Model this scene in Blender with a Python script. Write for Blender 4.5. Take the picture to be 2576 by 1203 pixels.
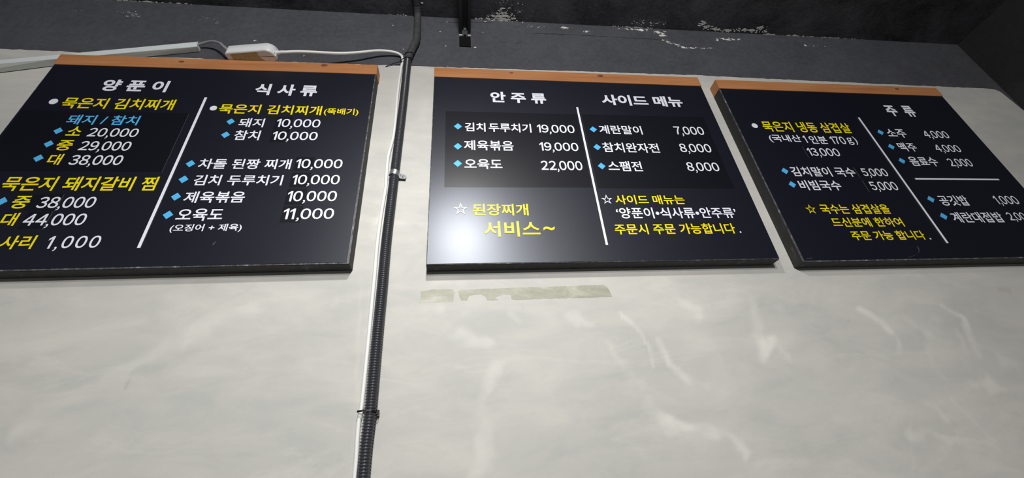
import bpy, bmesh, math, random
import numpy as np
from mathutils import Vector, Matrix, noise as mnoise

for o in list(bpy.data.objects):
    bpy.data.objects.remove(o)
scene = bpy.context.scene
C = scene.collection

# ------------------------------------------------------------------ camera
cam_data = bpy.data.cameras.new('camera')
cam_data.sensor_fit = 'HORIZONTAL'
cam_data.sensor_width = 36.0
cam_data.lens = 36.0 * 1037.0 / 2576.0
cam_data.clip_start = 0.02
cam = bpy.data.objects.new('camera', cam_data)
C.objects.link(cam)
right = Vector((0.993158, -0.09482, -0.068167))
fwd = Vector((0.116403, 0.850681, 0.512633))
up = Vector((0.00938, -0.51706, 0.855897))
m = Matrix((right, up, -fwd)).transposed().to_4x4()
m.translation = Vector((0.0, -0.88, 1.55))
cam.matrix_world = m
scene.camera = cam

# ------------------------------------------------------------------ world, lamps, exposure
world = bpy.data.worlds.new('room_air')
scene.world = world
world.use_nodes = True
bg = world.node_tree.nodes['Background']
bg.inputs['Color'].default_value = (0.80, 0.84, 0.90, 1)
bg.inputs['Strength'].default_value = 0.085

def lamp(name, loc, target, radius, power, cone=120, color=(1.0, 0.985, 0.95)):
    l = bpy.data.lights.new(name, 'SPOT')
    l.shadow_soft_size = radius
    l.energy = power
    l.color = color
    l.spot_size = math.radians(cone)
    l.spot_blend = 1.0
    o = bpy.data.objects.new(name, l)
    o.location = loc
    d = Vector(target) - Vector(loc)
    o.rotation_euler = d.to_track_quat('-Z', 'Y').to_euler()
    C.objects.link(o)
    return o
# a row of shaded lamps running away from the menu wall
lamp('pendant_lamp_light', (-0.010, -0.935, 2.645), (0.02, 0.04, 1.20), 0.036, 38.0, 131)
lamp('pendant_lamp_light', (0.035, -1.85, 2.62), (0.05, 0.04, 1.90), 0.06, 44.0, 172)
lamp('pendant_lamp_light', (0.035, -2.85, 2.62), (0.05, 0.04, 1.90), 0.06, 142.0, 175)

scene.view_settings.view_transform = 'Standard'
scene.view_settings.look = 'None'
scene.view_settings.exposure = 0.0
scene.view_settings.gamma = 1.0
scene.view_settings.use_curve_mapping = False

# ------------------------------------------------------------------ materials
def new_mat(name, color, rough=0.5, metallic=0.0, spec=0.5):
    mt = bpy.data.materials.new(name)
    mt.use_nodes = True
    b = mt.node_tree.nodes['Principled BSDF']
    b.inputs['Base Color'].default_value = (*color, 1)
    b.inputs['Roughness'].default_value = rough
    b.inputs['Metallic'].default_value = metallic
    b.inputs['Specular IOR Level'].default_value = spec
    return mt
class NT:
    """small node-building helper"""
    def __init__(s, mt):
        s.t = mt.node_tree; s.n = s.t.nodes; s.b = s.n['Principled BSDF']
        s.tc = s.n.new('ShaderNodeTexCoord')
    def link(s, a, b): s.t.links.new(a, b)
    def mapping(s, scale=(1, 1, 1), rot=(0, 0, 0)):
        mp = s.n.new('ShaderNodeMapping')
        mp.inputs['Scale'].default_value = scale
        mp.inputs['Rotation'].default_value = rot
        s.link(s.tc.outputs['Object'], mp.inputs['Vector'])
        return mp.outputs['Vector']
    def noise(s, scale, detail=4, rough=0.55, vec=None, distortion=0.0):
        n = s.n.new('ShaderNodeTexNoise')
        n.inputs['Scale'].default_value = scale
        n.inputs['Detail'].default_value = detail
        n.inputs['Roughness'].default_value = rough
        n.inputs['Distortion'].default_value = distortion
        s.link(vec if vec is not None else s.tc.outputs['Object'], n.inputs['Vector'])
        return n.outputs['Fac']
    def ramp(s, fac, stops):
        r = s.n.new('ShaderNodeValToRGB')
        e = r.color_ramp.elements
        while len(e) < len(stops): e.new(0.5)
        for el, (p_, c_) in zip(e, stops):
            el.position = p_
            el.color = (*c_, 1) if len(c_) == 3 else c_
        s.link(fac, r.inputs['Fac'])
        return r.outputs['Color']
    def mix(s, fac, a, b, mode='MIX'):
        x = s.n.new('ShaderNodeMix'); x.data_type = 'RGBA'; x.blend_type = mode
        for sock, v in ((x.inputs[0], fac), (x.inputs[6], a), (x.inputs[7], b)):
            if hasattr(v, 'default_value') or hasattr(v, 'links'): s.link(v, sock)
            elif isinstance(v, (int, float)): sock.default_value = v
            else: sock.default_value = (*v, 1)
        return x.outputs[2]
    def math(s, op, a, b=0.0, clamp=False):
        x = s.n.new('ShaderNodeMath'); x.operation = op; x.use_clamp = clamp
        for sock, v in ((x.inputs[0], a), (x.inputs[1], b)):
            if isinstance(v, (int, float)): sock.default_value = v
            else: s.link(v, sock)
        return x.outputs[0]
    def bump(s, h, strength=0.2, dist=0.002):
        b = s.n.new('ShaderNodeBump')
        b.inputs['Strength'].default_value = strength
        b.inputs['Distance'].default_value = dist
        s.link(h, b.inputs['Height'])
        s.link(b.outputs['Normal'], s.b.inputs['Normal'])

# trowelled grey plaster, with the painted "smear" attribute of the mesh for the individual trowel marks
M_PLASTER = new_mat('grey_trowelled_plaster', (0.6, 0.6, 0.57), 0.62, spec=0.3)
k = NT(M_PLASTER)
v1 = k.mapping((1.0, 1.0, 0.8), (0, math.radians(-35), 0))
n1 = k.noise(2.2, 6, 0.62, v1, 0.7)
n2 = k.noise(9.0, 5, 0.6, k.mapping((0.6, 1, 1.5), (0, math.radians(20), 0)), 0.6)
n3 = k.noise(420.0, 3, 0.7)
base = k.ramp(n1, [(0.30, (0.470, 0.482, 0.470)), (0.5, (0.555, 0.552, 0.522)), (0.72, (0.640, 0.630, 0.595))])
base = k.mix(0.55, base, k.ramp(n2, [(0.28, (0.455, 0.480, 0.470)), (0.5, (0.575, 0.565, 0.535)), (0.72, (0.690, 0.670, 0.615))]))
n4 = k.noise(5.5, 7, 0.68, k.mapping((0.55, 1, 1.7), (0, math.radians(38), 0)), 1.4)
base = k.mix(k.math('MULTIPLY', k.math('SUBTRACT', n4, 0.55), 3.2, True), base, (0.70, 0.685, 0.635))
n5 = k.noise(16.0, 6, 0.7, k.mapping((0.35, 1, 1.0)), 1.0)
base = k.mix(k.math('MULTIPLY', k.math('SUBTRACT', n5, 0.56), 2.2, True), base, (0.47, 0.47, 0.43))
at = k.n.new('ShaderNodeAttribute'); at.attribute_name = 'smear'
smr = k.math('MULTIPLY', k.math('MAXIMUM', at.outputs['Fac'], 0.0), 1.0, True)
neg = k.math('MULTIPLY', k.math('MINIMUM', at.outputs['Fac'], 0.0), -1.0, True)
base = k.mix(smr, base, (0.82, 0.80, 0.745))
base = k.mix(neg, base, (0.36, 0.34, 0.27))
base = k.mix(0.05, base, k.ramp(n3, [(0.3, (0.35, 0.35, 0.33)), (0.7, (0.75, 0.75, 0.72))]))
k.link(base, k.b.inputs['Base Color'])
hb = k.math('ADD', k.math('MULTIPLY', n3, 0.35), k.math('MULTIPLY', n2, 1.2))
k.bump(hb, 0.12, 0.002)

def black_paint(name, lo, hi, scale, rough, bump, dist=0.004):
    mt = new_mat(name, hi, rough, spec=0.35)
    q = NT(mt)
    a = q.noise(scale, 8, 0.65, distortion=0.4)
    b = q.noise(scale * 14, 4, 0.6)
    c = q.ramp(a, [(0.32, lo), (0.68, hi)])
    c = q.mix(0.15, c, q.ramp(b, [(0.35, tuple(x * 0.4 for x in lo)), (0.7, tuple(x * 1.7 for x in hi))]))
    q.link(c, q.b.inputs['Base Color'])
    q.bump(q.math('ADD', a, q.math('MULTIPLY', b, 0.25)), bump, dist)
    return mt
M_BAND = black_paint('black_painted_plaster', (0.068, 0.070, 0.082), (0.092, 0.095, 0.110), 5.0, 0.6, 0.25)
M_CEIL = black_paint('black_painted_rough_concrete', (0.010, 0.0105, 0.0125), (0.090, 0.093, 0.106), 6.0, 0.7, 0.4, 0.012)
M_SIDE = black_paint('black_painted_side_plaster', (0.018, 0.018, 0.019), (0.028, 0.028, 0.029), 4.0, 0.7, 0.25)
M_CHIP = new_mat('bare_plaster_chips', (0.82, 0.82, 0.80), 0.8)
M_CRACK = new_mat('dark_crack', (0.012, 0.012, 0.014), 0.8)
M_FLOOR = new_mat('pale_floor', (0.46, 0.45, 0.43), 0.5)

# glossy black sign face
M_PANEL = new_mat('black_acrylic_face', (0.0028, 0.0034, 0.0110), 0.40, spec=1.0)
M_PANEL.node_tree.nodes['Principled BSDF'].inputs['Specular Tint'].default_value = (0.84, 0.89, 1.0, 1)
k = NT(M_PANEL)
pn = k.noise(900.0, 3, 0.6)
k.b.inputs['Coat Weight'].default_value = 0.25
k.b.inputs['Coat Roughness'].default_value = 0.55
k.link(k.math('ADD', k.math('MULTIPLY', k.noise(4.0, 4), 0.05), 0.345), k.b.inputs['Roughness'])
k.bump(pn, 0.035, 0.0006)
M_STICK = new_mat('black_vinyl_sticker', (0.0040, 0.0045, 0.0098), 0.34, spec=0.60)
M_STICK.node_tree.nodes['Principled BSDF'].inputs['Coat Weight'].default_value = 0.12
M_STICK.node_tree.nodes['Principled BSDF'].inputs['Coat Roughness'].default_value = 0.55
M_STICKE = new_mat('cut_edge_of_sticker', (0.30, 0.30, 0.31), 0.6)
M_EDGE = new_mat('chipped_black_board_edge', (0.02, 0.02, 0.02), 0.7)
k = NT(M_EDGE)
ns = k.noise(38.0, 6, 0.7, k.mapping((1, 1, 0.35)))
k.link(k.ramp(ns, [(0.3, (0.012, 0.012, 0.0115)), (0.60, (0.026, 0.026, 0.025)), (0.74, (0.10, 0.098, 0.09))]), k.b.inputs['Base Color'])
k.bump(ns, 0.4, 0.002)
M_RIM = new_mat('worn_rim_of_sign_face', (0.10, 0.10, 0.11), 0.45)
k = NT(M_RIM)
ns = k.noise(60.0, 6, 0.75)
k.link(k.ramp(ns, [(0.38, (0.03, 0.03, 0.034)), (0.56, (0.13, 0.13, 0.14)), (0.66, (0.42, 0.42, 0.43))]), k.b.inputs['Base Color'])

# stained pine rail
M_WOOD = new_mat('orange_stained_pine', (0.50, 0.22, 0.09), 0.5, spec=0.3)
k = NT(M_WOOD)
gv = k.mapping((1.2, 22, 34))
g1 = k.noise(3.0, 5, 0.6, gv, 1.0)
c = k.ramp(g1, [(0.30, (0.400, 0.158, 0.058)), (0.5, (0.500, 0.212, 0.086)), (0.70, (0.570, 0.262, 0.112))])
big = k.noise(5.0, 3, 0.5, k.mapping((0.6, 1, 3)))
c = k.mix(0.28, c, k.ramp(big, [(0.35, (0.36, 0.13, 0.045)), (0.7, (0.60, 0.30, 0.135))]))
k.link(c, k.b.inputs['Base Color'])
k.bump(g1, 0.08, 0.001)
M_KNOT = new_mat('dark_pine_knot', (0.20, 0.065, 0.03), 0.5)
k = NT(M_KNOT)
k.link(k.ramp(k.noise(140.0, 3), [(0.35, (0.14, 0.05, 0.028)), (0.7, (0.30, 0.11, 0.05))]), k.b.inputs['Base Color'])

M_LET = {'W': new_mat('white_vinyl', (0.87, 0.895, 1.0), 0.38), 'Y': new_mat('yellow_vinyl', (0.97, 0.80, 0.006), 0.38),
         'C': new_mat('sky_blue_vinyl', (0.10, 0.52, 0.95), 0.38)}

M_TUBE = new_mat('black_corrugated_plastic', (0.040, 0.042, 0.052), 0.34, spec=0.6)
M_TUBEP = black_paint('black_paint_over_tube', (0.046, 0.046, 0.050), (0.080, 0.079, 0.083), 60.0, 0.65, 0.4, 0.002)
M_CABLE = new_mat('white_cable_sheath', (0.86, 0.86, 0.84), 0.4)
M_CORD = new_mat('grey_cord_sheath', (0.30, 0.30, 0.32), 0.5)
M_STEEL = new_mat('galvanised_steel', (0.62, 0.64, 0.66), 0.32, metallic=0.85)
M_SCREW = new_mat('bright_screw_steel', (0.75, 0.76, 0.78), 0.25, metallic=0.9)
M_TIE = new_mat('black_nylon', (0.012, 0.012, 0.013), 0.3)
M_STRUT = new_mat('black_painted_steel', (0.012, 0.012, 0.014), 0.55)
M_PLATE = new_mat('dull_black_steel', (0.004, 0.004, 0.0045), 0.85, spec=0.2)  # darker, duller black than the channel, for the plate under its end
M_CUT = new_mat('bare_cut_steel', (0.85, 0.85, 0.85), 0.4)
M_ALU = new_mat('pale_aluminium_profile', (0.74, 0.79, 0.82), 0.42)
M_DIFF = new_mat('greenish_grey_diffuser', (0.46, 0.48, 0.45), 0.45)
M_CASE = new_mat('white_plastic_case', (0.80, 0.82, 0.84), 0.35)
M_CASEB = new_mat('white_plastic_base', (0.82, 0.79, 0.76), 0.45)
M_LABEL = new_mat('brown_glue_residue', (0.20, 0.15, 0.07), 0.55)
k = NT(M_LABEL)
k.link(k.ramp(k.noise(70.0, 5, 0.7), [(0.3, (0.36, 0.29, 0.15)), (0.7, (0.55, 0.45, 0.27))]), k.b.inputs['Base Color'])
M_TAPE = new_mat('old_adhesive_residue', (0.47, 0.46, 0.39), 0.5)
k = NT(M_TAPE)
tn = k.noise(14.0, 7, 0.7, k.mapping((0.6, 1, 1.6)), 0.8)
k.link(k.ramp(tn, [(0.30, (0.27, 0.267, 0.20)), (0.50, (0.375, 0.37, 0.295)), (0.62, (0.49, 0.48, 0.41)), (0.74, (0.62, 0.61, 0.56))]), k.b.inputs['Base Color'])

# ------------------------------------------------------------------ mesh helpers
def link_mesh(name, bm, mats, parent=None, smooth=False):
    me = bpy.data.meshes.new(name)
    bm.normal_update()
    bm.to_mesh(me)
    bm.free()
    for mt in (mats if isinstance(mats, (list, tuple)) else [mats]):
        me.materials.append(mt)
    if smooth:
        me.polygons.foreach_set('use_smooth', [True] * len(me.polygons))
    o = bpy.data.objects.new(name, me)
    C.objects.link(o)
    if parent: o.parent = parent
    return o
def thing(name, label, cat, loc=(0, 0, 0), roty=0.0, group=None):
    o = bpy.data.objects.new(name, None)
    o.empty_display_size = 0.05
    o.location = loc
    o.rotation_euler = (0, roty, 0)
    C.objects.link(o)
    return tag(o, label, cat, group)
def tag(o, label=None, cat=None, group=None, kind=None):
    if label: o['label'] = label
    if cat: o['category'] = cat
    if group: o['group'] = group
    if kind: o['kind'] = kind
    return o
def add_box(bm, x0, x1, y0, y1, z0, z1, bevel=0.0, mat=0):
    r = bmesh.ops.create_cube(bm, size=1.0)
    for v in r['verts']:
        v.co = Vector((x0 + (v.co.x + .5) * (x1 - x0), y0 + (v.co.y + .5) * (y1 - y0), z0 + (v.co.z + .5) * (z1 - z0)))
    faces = list({f for v in r['verts'] for f in v.link_faces})
    for f in faces: f.material_index = mat
    if bevel:
        bmesh.ops.bevel(bm, geom=list({e for v in r['verts'] for e in v.link_edges}), offset=bevel, segments=2, profile=0.6, affect='EDGES')
def add_prism(bm, pts, y0, y1, mat=0):
    """outline in (x, z) extruded from y0 (front) to y1"""
    a = [bm.verts.new((x, y0, z)) for x, z in pts]
    b = [bm.verts.new((x, y1, z)) for x, z in pts]
    fs = [bm.faces.new(a)]
    fs.append(bm.faces.new(b[::-1]))
    n = len(pts)
    for i in range(n):
        fs.append(bm.faces.new((a[i], b[i], b[(i + 1) % n], a[(i + 1) % n])))
    for f in fs: f.material_index = mat
    bmesh.ops.recalc_face_normals(bm, faces=fs)
def catmull(pts, step=0.01):
    P = [Vector(p_) for p_ in pts]
    P = [P[0] * 2 - P[1]] + P + [P[-1] * 2 - P[-2]]
    out = []
    for i in range(1, len(P) - 2):
        n = max(2, int((P[i + 1] - P[i]).length / step))
        for j in range(n):
            t = j / n
            a, b, c, d = P[i - 1], P[i], P[i + 1], P[i + 2]
            out.append(0.5 * ((2 * b) + (c - a) * t + (2 * a - 5 * b + 4 * c - d) * t * t + (3 * b - a - 3 * c + d) * t ** 3))
    out.append(P[-2])
    return out
def resample(pts, step):
    out = [pts[0].copy()]; acc = 0.0
    for a, b in zip(pts, pts[1:]):
        L = (b - a).length; d = step - acc
        while d <= L:
            out.append(a.lerp(b, d / L)); d += step
        acc = (acc + L) % step
    return out
def add_tube(bm, pts, radius, seg=12, mat=0, caps=True):
    """radius: number or function of index"""
    rings = []
    ref = None
    for i, p_ in enumerate(pts):
        t = (pts[min(i + 1, len(pts) - 1)] - pts[max(i - 1, 0)]).normalized()
        if ref is None:
            ref = t.orthogonal().normalized()
        ref = (ref - t * ref.dot(t)).normalized()
        bi = t.cross(ref)
        r = radius(i) if callable(radius) else radius
        rings.append([bm.verts.new(p_ + (ref * math.cos(2 * math.pi * k_ / seg) + bi * math.sin(2 * math.pi * k_ / seg)) * r) for k_ in range(seg)])
    fs = []
    for a, b in zip(rings, rings[1:]):
        for k_ in range(seg):
            fs.append(bm.faces.new((a[k_], a[(k_ + 1) % seg], b[(k_ + 1) % seg], b[k_])))
    if caps:
        fs.append(bm.faces.new(rings[0][::-1])); fs.append(bm.faces.new(rings[-1]))
    for f in fs: f.material_index = mat; f.smooth = True
    bmesh.ops.recalc_face_normals(bm, faces=fs)
def rounded(w, d, rads, n=8):
    """rounded rectangle 0..w by 0..d, radii for corners (0,0),(w,0),(w,d),(0,d)"""
    out = []
    for (cx, cy, a0), r in zip(((0, 0, 180), (w, 0, 270), (w, d, 0), (0, d, 90)), rads):
        ox = r if cx == 0 else cx - r
        oy = r if cy == 0 else cy - r
        for i in range(n + 1):
            a = math.radians(a0 + 90 * i / n)
            out.append((ox + r * math.cos(a), oy + r * math.sin(a)))
    return out

# ------------------------------------------------------------------ the room
WALL = 0.038          # the plaster wall stands at this y; the fronts of the boards are at y = 0
XR = 2.172
ZC = 3.083
rng = random.Random(4)

SMEARS = [
    ([(-0.816, 1.709), (-0.742, 1.754), (-0.69, 1.801), (-0.616, 1.842), (-0.529, 1.89), (-0.479, 1.916)], 0.0225, 0.3, 1.0),
    ([(-0.598, 1.858), (-0.523, 1.895), (-0.477, 1.907)], 0.0325, 0.22, 1.0),
    ([(-0.781, 1.69), (-0.752, 1.712)], 0.0205, -0.06, 1.0),
    ([(0.4, 1.677), (0.416, 1.646), (0.446, 1.627), (0.51, 1.617), (0.551, 1.581), (0.567, 1.547)], 0.015, 0.75, 1.0),
    ([(0.387, 1.878), (0.404, 1.843), (0.418, 1.8), (0.422, 1.75)], 0.008, 0.7, 1.0),
    ([(0.331, 1.794), (0.354, 1.748), (0.393, 1.708)], 0.01, 0.45, 1.0),
    ([(0.46, 1.812), (0.481, 1.765), (0.491, 1.733), (0.532, 1.712)], 0.0145, 0.5, 1.0),
    ([(0.53, 1.899), (0.551, 1.883), (0.579, 1.872)], 0.0205, 0.55, 1.0),
    ([(-0.003, 1.83), (0.027, 1.816)], 0.024, 0.6, 1.0),
    ([(0.053, 1.754), (0.056, 1.666), (0.038, 1.616), (0.033, 1.572)], 0.016, 0.45, 1.0),
    ([(0.246, 1.883), (0.266, 1.858), (0.289, 1.852)], 0.013, 0.45, 1.0),
    ([(0.105, 1.917), (0.127, 1.887)], 0.012, 0.35, 1.0),
    ([(-0.099, 1.923), (-0.062, 1.903)], 0.018, 0.35, 1.0),
    ([(-0.017, 1.972), (-0.074, 1.979)], 0.019, 0.3, 1.0),
    ([(1.03, 1.887), (1.041, 1.856), (1.067, 1.816)], 0.0145, 0.8, 0.5),
    ([(1.073, 1.783), (1.071, 1.761)], 0.01, 0.6, 1.0),
    ([(1.274, 1.888), (1.289, 1.848), (1.274, 1.76)], 0.015, 0.7, 1.0),
    ([(1.242, 1.807), (1.245, 1.756)], 0.0115, 0.4, 1.0),
    ([(0.714, 1.807), (0.712, 1.783), (0.74, 1.801)], 0.02, 0.7, 1.0),
    ([(0.756, 1.767), (0.767, 1.757)], 0.013, 0.45, 1.0),
    ([(1.225, 1.713), (1.237, 1.698)], 0.014, 0.65, 1.0),
    ([(1.265, 1.706), (1.273, 1.687)], 0.0195, 0.6, 1.0),
    ([(1.104, 1.854), (1.168, 1.81), (1.151, 1.76), (1.155, 1.716)], 0.011, 0.35, 1.0),
    ([(1.083, 1.839), (1.163, 1.82)], 0.0395, 0.25, 1.0),
    ([(0.992, 1.562), (1.059, 1.571), (1.112, 1.57), (1.173, 1.558)], 0.0105, 0.4, 1.0),
    ([(1.083, 1.647), (1.086, 1.621)], 0.007, 0.45, 1.0),
    ([(0.72, 1.909), (0.708, 1.837)], 0.0265, 0.25, 1.0),
    ([(1.147, 1.666), (1.164, 1.63), (1.188, 1.578)], 0.0095, 0.3, 1.0),
    ([(1.328, 1.742), (1.372, 1.711)], 0.015, 0.3, 1.0),
    ([(0.37, 1.622), (0.392, 1.606), (0.399, 1.598)], 0.009, 0.35, 2),
    ([(-0.671, 1.784), (-0.663, 1.774), (-0.664, 1.765)], 0.003, -0.55, 0.3),
    ([(-0.579, 1.91), (-0.535, 1.941), (-0.478, 1.981)], 0.0035, -0.28, 0.4),
    ([(1.473, 1.919), (1.503, 1.908)], 0.01, -0.6, 1.0),
    ([(-0.248, 2.009), (-0.229, 1.809), (-0.207, 1.585)], 0.004, 0.25, 0.3),
    ([(0.135, 1.926), (0.143, 1.906)], 0.0025, -0.3, 0.3),
    ([(-0.105, 1.848), (-0.079, 1.865), (-0.061, 1.846)], 0.022, -0.12, 1.0),
    ([(0.241, 1.923), (0.313, 1.88)], 0.0295, -0.08, 1.0),
    ([(1.278, 1.816), (1.433, 1.8)], 0.0465, -0.1, 1.0),
    ([(1.016, 1.612), (0.966, 1.507)], 0.019, -0.08, 1.0),
    ([(1.014, 1.629), (0.934, 1.507)], 0.0035, 0.18, 0.2),
    ([(-0.136, 1.677), (-0.057, 1.669)], 0.0045, 0.2, 1.0),
    ([(-0.213, 2.182), (-0.222, 2.121)], 0.012, 0.3, 1.0),
    ([(-0.269, 2.274), (-0.263, 2.315)], 0.0155, 0.25, 1.0),
    ([(-0.105, 2.611), (-0.12, 2.539)], 0.0155, 0.15, 1.0),
    ([(2.089, 2.858), (2.035, 2.701)], 0.0095, 0.25, 1.0),
    ([(-0.257, 1.899), (-0.334, 1.902)], 0.0045, 0.2, 1.0),
    ([(0.018, 2.41), (0.075, 2.349)], 0.006, 0.1, 1.0),
    ([(0.862, 1.933), (0.876, 1.921)], 0.002, -0.6, 0.2),
    ([(0.975, 1.85), (0.963, 1.853)], 0.0015, -0.6, 0.2),
    ([(0.617, 1.904), (0.617, 1.902)], 0.002, -0.5, 0.1),
    ([(0.394, 1.676), (0.392, 1.674)], 0.002, -0.5, 0.1),
    ([(0.338, 1.576), (0.339, 1.574)], 0.0025, -0.5, 0.1),
    ([(0.148, 1.677), (0.072, 1.661)], 0.001, -0.2, 0.1),
    ([(0.326, 1.657), (0.231, 1.66)], 0.0015, -0.15, 0.1)]
def axis(lo, hi, a, b, fine, coarse):
    v = list(np.arange(lo, a, coarse)) + list(np.arange(a, b, fine)) + list(np.arange(b, hi, coarse)) + [hi]
    return np.array(sorted(set(np.round(v, 5))))
xs = axis(-2.6, XR, -1.5, 2.16, 0.006, 0.1)
zs = axis(0.0, 2.86, 1.25, 2.80, 0.006, 0.1)
GX, GZ = np.meshgrid(xs, zs)
smear = np.zeros_like(GX)
def smooth_noise(scale, seed):
    r_ = np.random.RandomState(seed)
    out = np.zeros_like(GX)
    for o_ in range(4):
        sc = scale * 2 ** o_
        nx, nz = int(6 * sc) + 3, int(4 * sc) + 3
        g = r_.rand(nz, nx)
        fx = (GX + 2.6) * sc; fz = GZ * sc
        ix = np.clip(fx.astype(int), 0, nx - 2); iz = np.clip(fz.astype(int), 0, nz - 2)
        tx = fx - ix; tz = fz - iz
        tx = tx * tx * (3 - 2 * tx); tz = tz * tz * (3 - 2 * tz)
        out += (g[iz, ix] * (1 - tx) * (1 - tz) + g[iz, ix + 1] * tx * (1 - tz) + g[iz + 1, ix] * (1 - tx) * tz + g[iz + 1, ix + 1] * tx * tz - 0.5) / 1.8 ** o_
    return out
WX = smooth_noise(10.0, 1) * 0.045
WZ = smooth_noise(10.0, 2) * 0.045
TEX = 0.55 + 1.0 * smooth_noise(16.0, 3)
for pts, w, s, soft in SMEARS:
    d2 = np.full_like(GX, 9.0); along = np.zeros_like(GX)
    for (ax, az), (bx, bz) in zip(pts, pts[1:]):
        vx, vz = bx - ax, bz - az
        L2 = vx * vx + vz * vz + 1e-12
        t = np.clip(((GX + WX * soft - ax) * vx + (GZ + WZ * soft - az) * vz) / L2, 0, 1)
        d = np.hypot(GX + WX * soft - ax - t * vx, GZ + WZ * soft - az - t * vz)
        d2 = np.minimum(d2, d)
    f = np.clip(1.25 - d2 / w, 0, 1)
    f = f * f * (3 - 2 * f)
    smear += s * f * np.clip(TEX, 0.15, 1.1)
smear = np.clip(smear * 0.9, -1, 1)
nx, nz = len(xs), len(zs)
verts = np.stack([GX.ravel(), np.full(nx * nz, WALL), GZ.ravel()], 1)
ii = np.arange((nz - 1) * (nx - 1)); rr, cc = ii // (nx - 1), ii % (nx - 1)
v00 = rr * nx + cc
faces = np.stack([v00, v00 + 1, v00 + nx + 1, v00 + nx], 1)
me = bpy.data.meshes.new('wall_back')
me.from_pydata(verts.tolist(), [], faces.tolist())
at_ = me.attributes.new('smear', 'FLOAT', 'POINT')
at_.data.foreach_set('value', smear.ravel().astype(np.float32))
me.materials.append(M_PLASTER)
wall = bpy.data.objects.new('wall_back', me)
C.objects.link(wall)
tag(wall, kind='structure')

# black paint above: a thin skin with a brushed, uneven lower edge
EDGE = [(-2.7, 2.796), (-1.4, 2.7985), (-1.237, 2.7975), (-1.065, 2.788), (-0.6, 2.789), (-0.19, 2.792), (-0.084, 2.7925), (0.3, 2.7975), (0.477, 2.7995), (0.849, 2.8025), (0.982, 2.8005), (1.4, 2.7955), (1.767, 2.792), (2.10, 2.7905), (2.13, 2.787), (2.15, 2.775), (2.16, 2.72), (2.1715, 2.66)]
def edge_z(x):
    for (a, za), (b, zb) in zip(EDGE, EDGE[1:]):
        if a <= x <= b: return za + (zb - za) * (x - a) / (b - a)
    return EDGE[-1][1]
bm = bmesh.new()
lo_, hi_ = [], []
x = -2.6
while x < XR:
    z = edge_z(x) + 0.0022 * mnoise.noise(Vector((x * 45, 0, 0))) + 0.0022 * mnoise.noise(Vector((x * 11, 5, 0)))
    lo_.append(bm.verts.new((x, WALL - 0.0008, z))); hi_.append(bm.verts.new((x, WALL - 0.0008, ZC)))
    x += 0.0045
for a, b, c_, d_ in zip(lo_, lo_[1:], hi_[1:], hi_): bm.faces.new((a, b, c_, d_))
lo2 = [bm.verts.new((v.co.x, WALL, v.co.z)) for v in lo_]
for a, b, c_, d_ in zip(lo_, lo2, lo2[1:], lo_[1:]): bm.faces.new((a, b, c_, d_))
link_mesh('black_paint_band', bm, M_BAND, wall)

bm = bmesh.new()
add_box(bm, -2.6, XR + 0.1, -4.0, WALL + 0.1, ZC, ZC + 0.1)
tag(link_mesh('ceiling', bm, M_CEIL), kind='structure')
bm = bmesh.new()
add_box(bm, XR, XR + 0.1, -4.0, WALL + 0.1, 0.0, ZC)
tag(link_mesh('wall_right', bm, M_SIDE), kind='structure')
bm = bmesh.new()
add_box(bm, -2.6, XR + 0.1, -4.0, WALL + 0.1, -0.1, 0.0)
tag(link_mesh('floor', bm, M_FLOOR), kind='structure')

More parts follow.
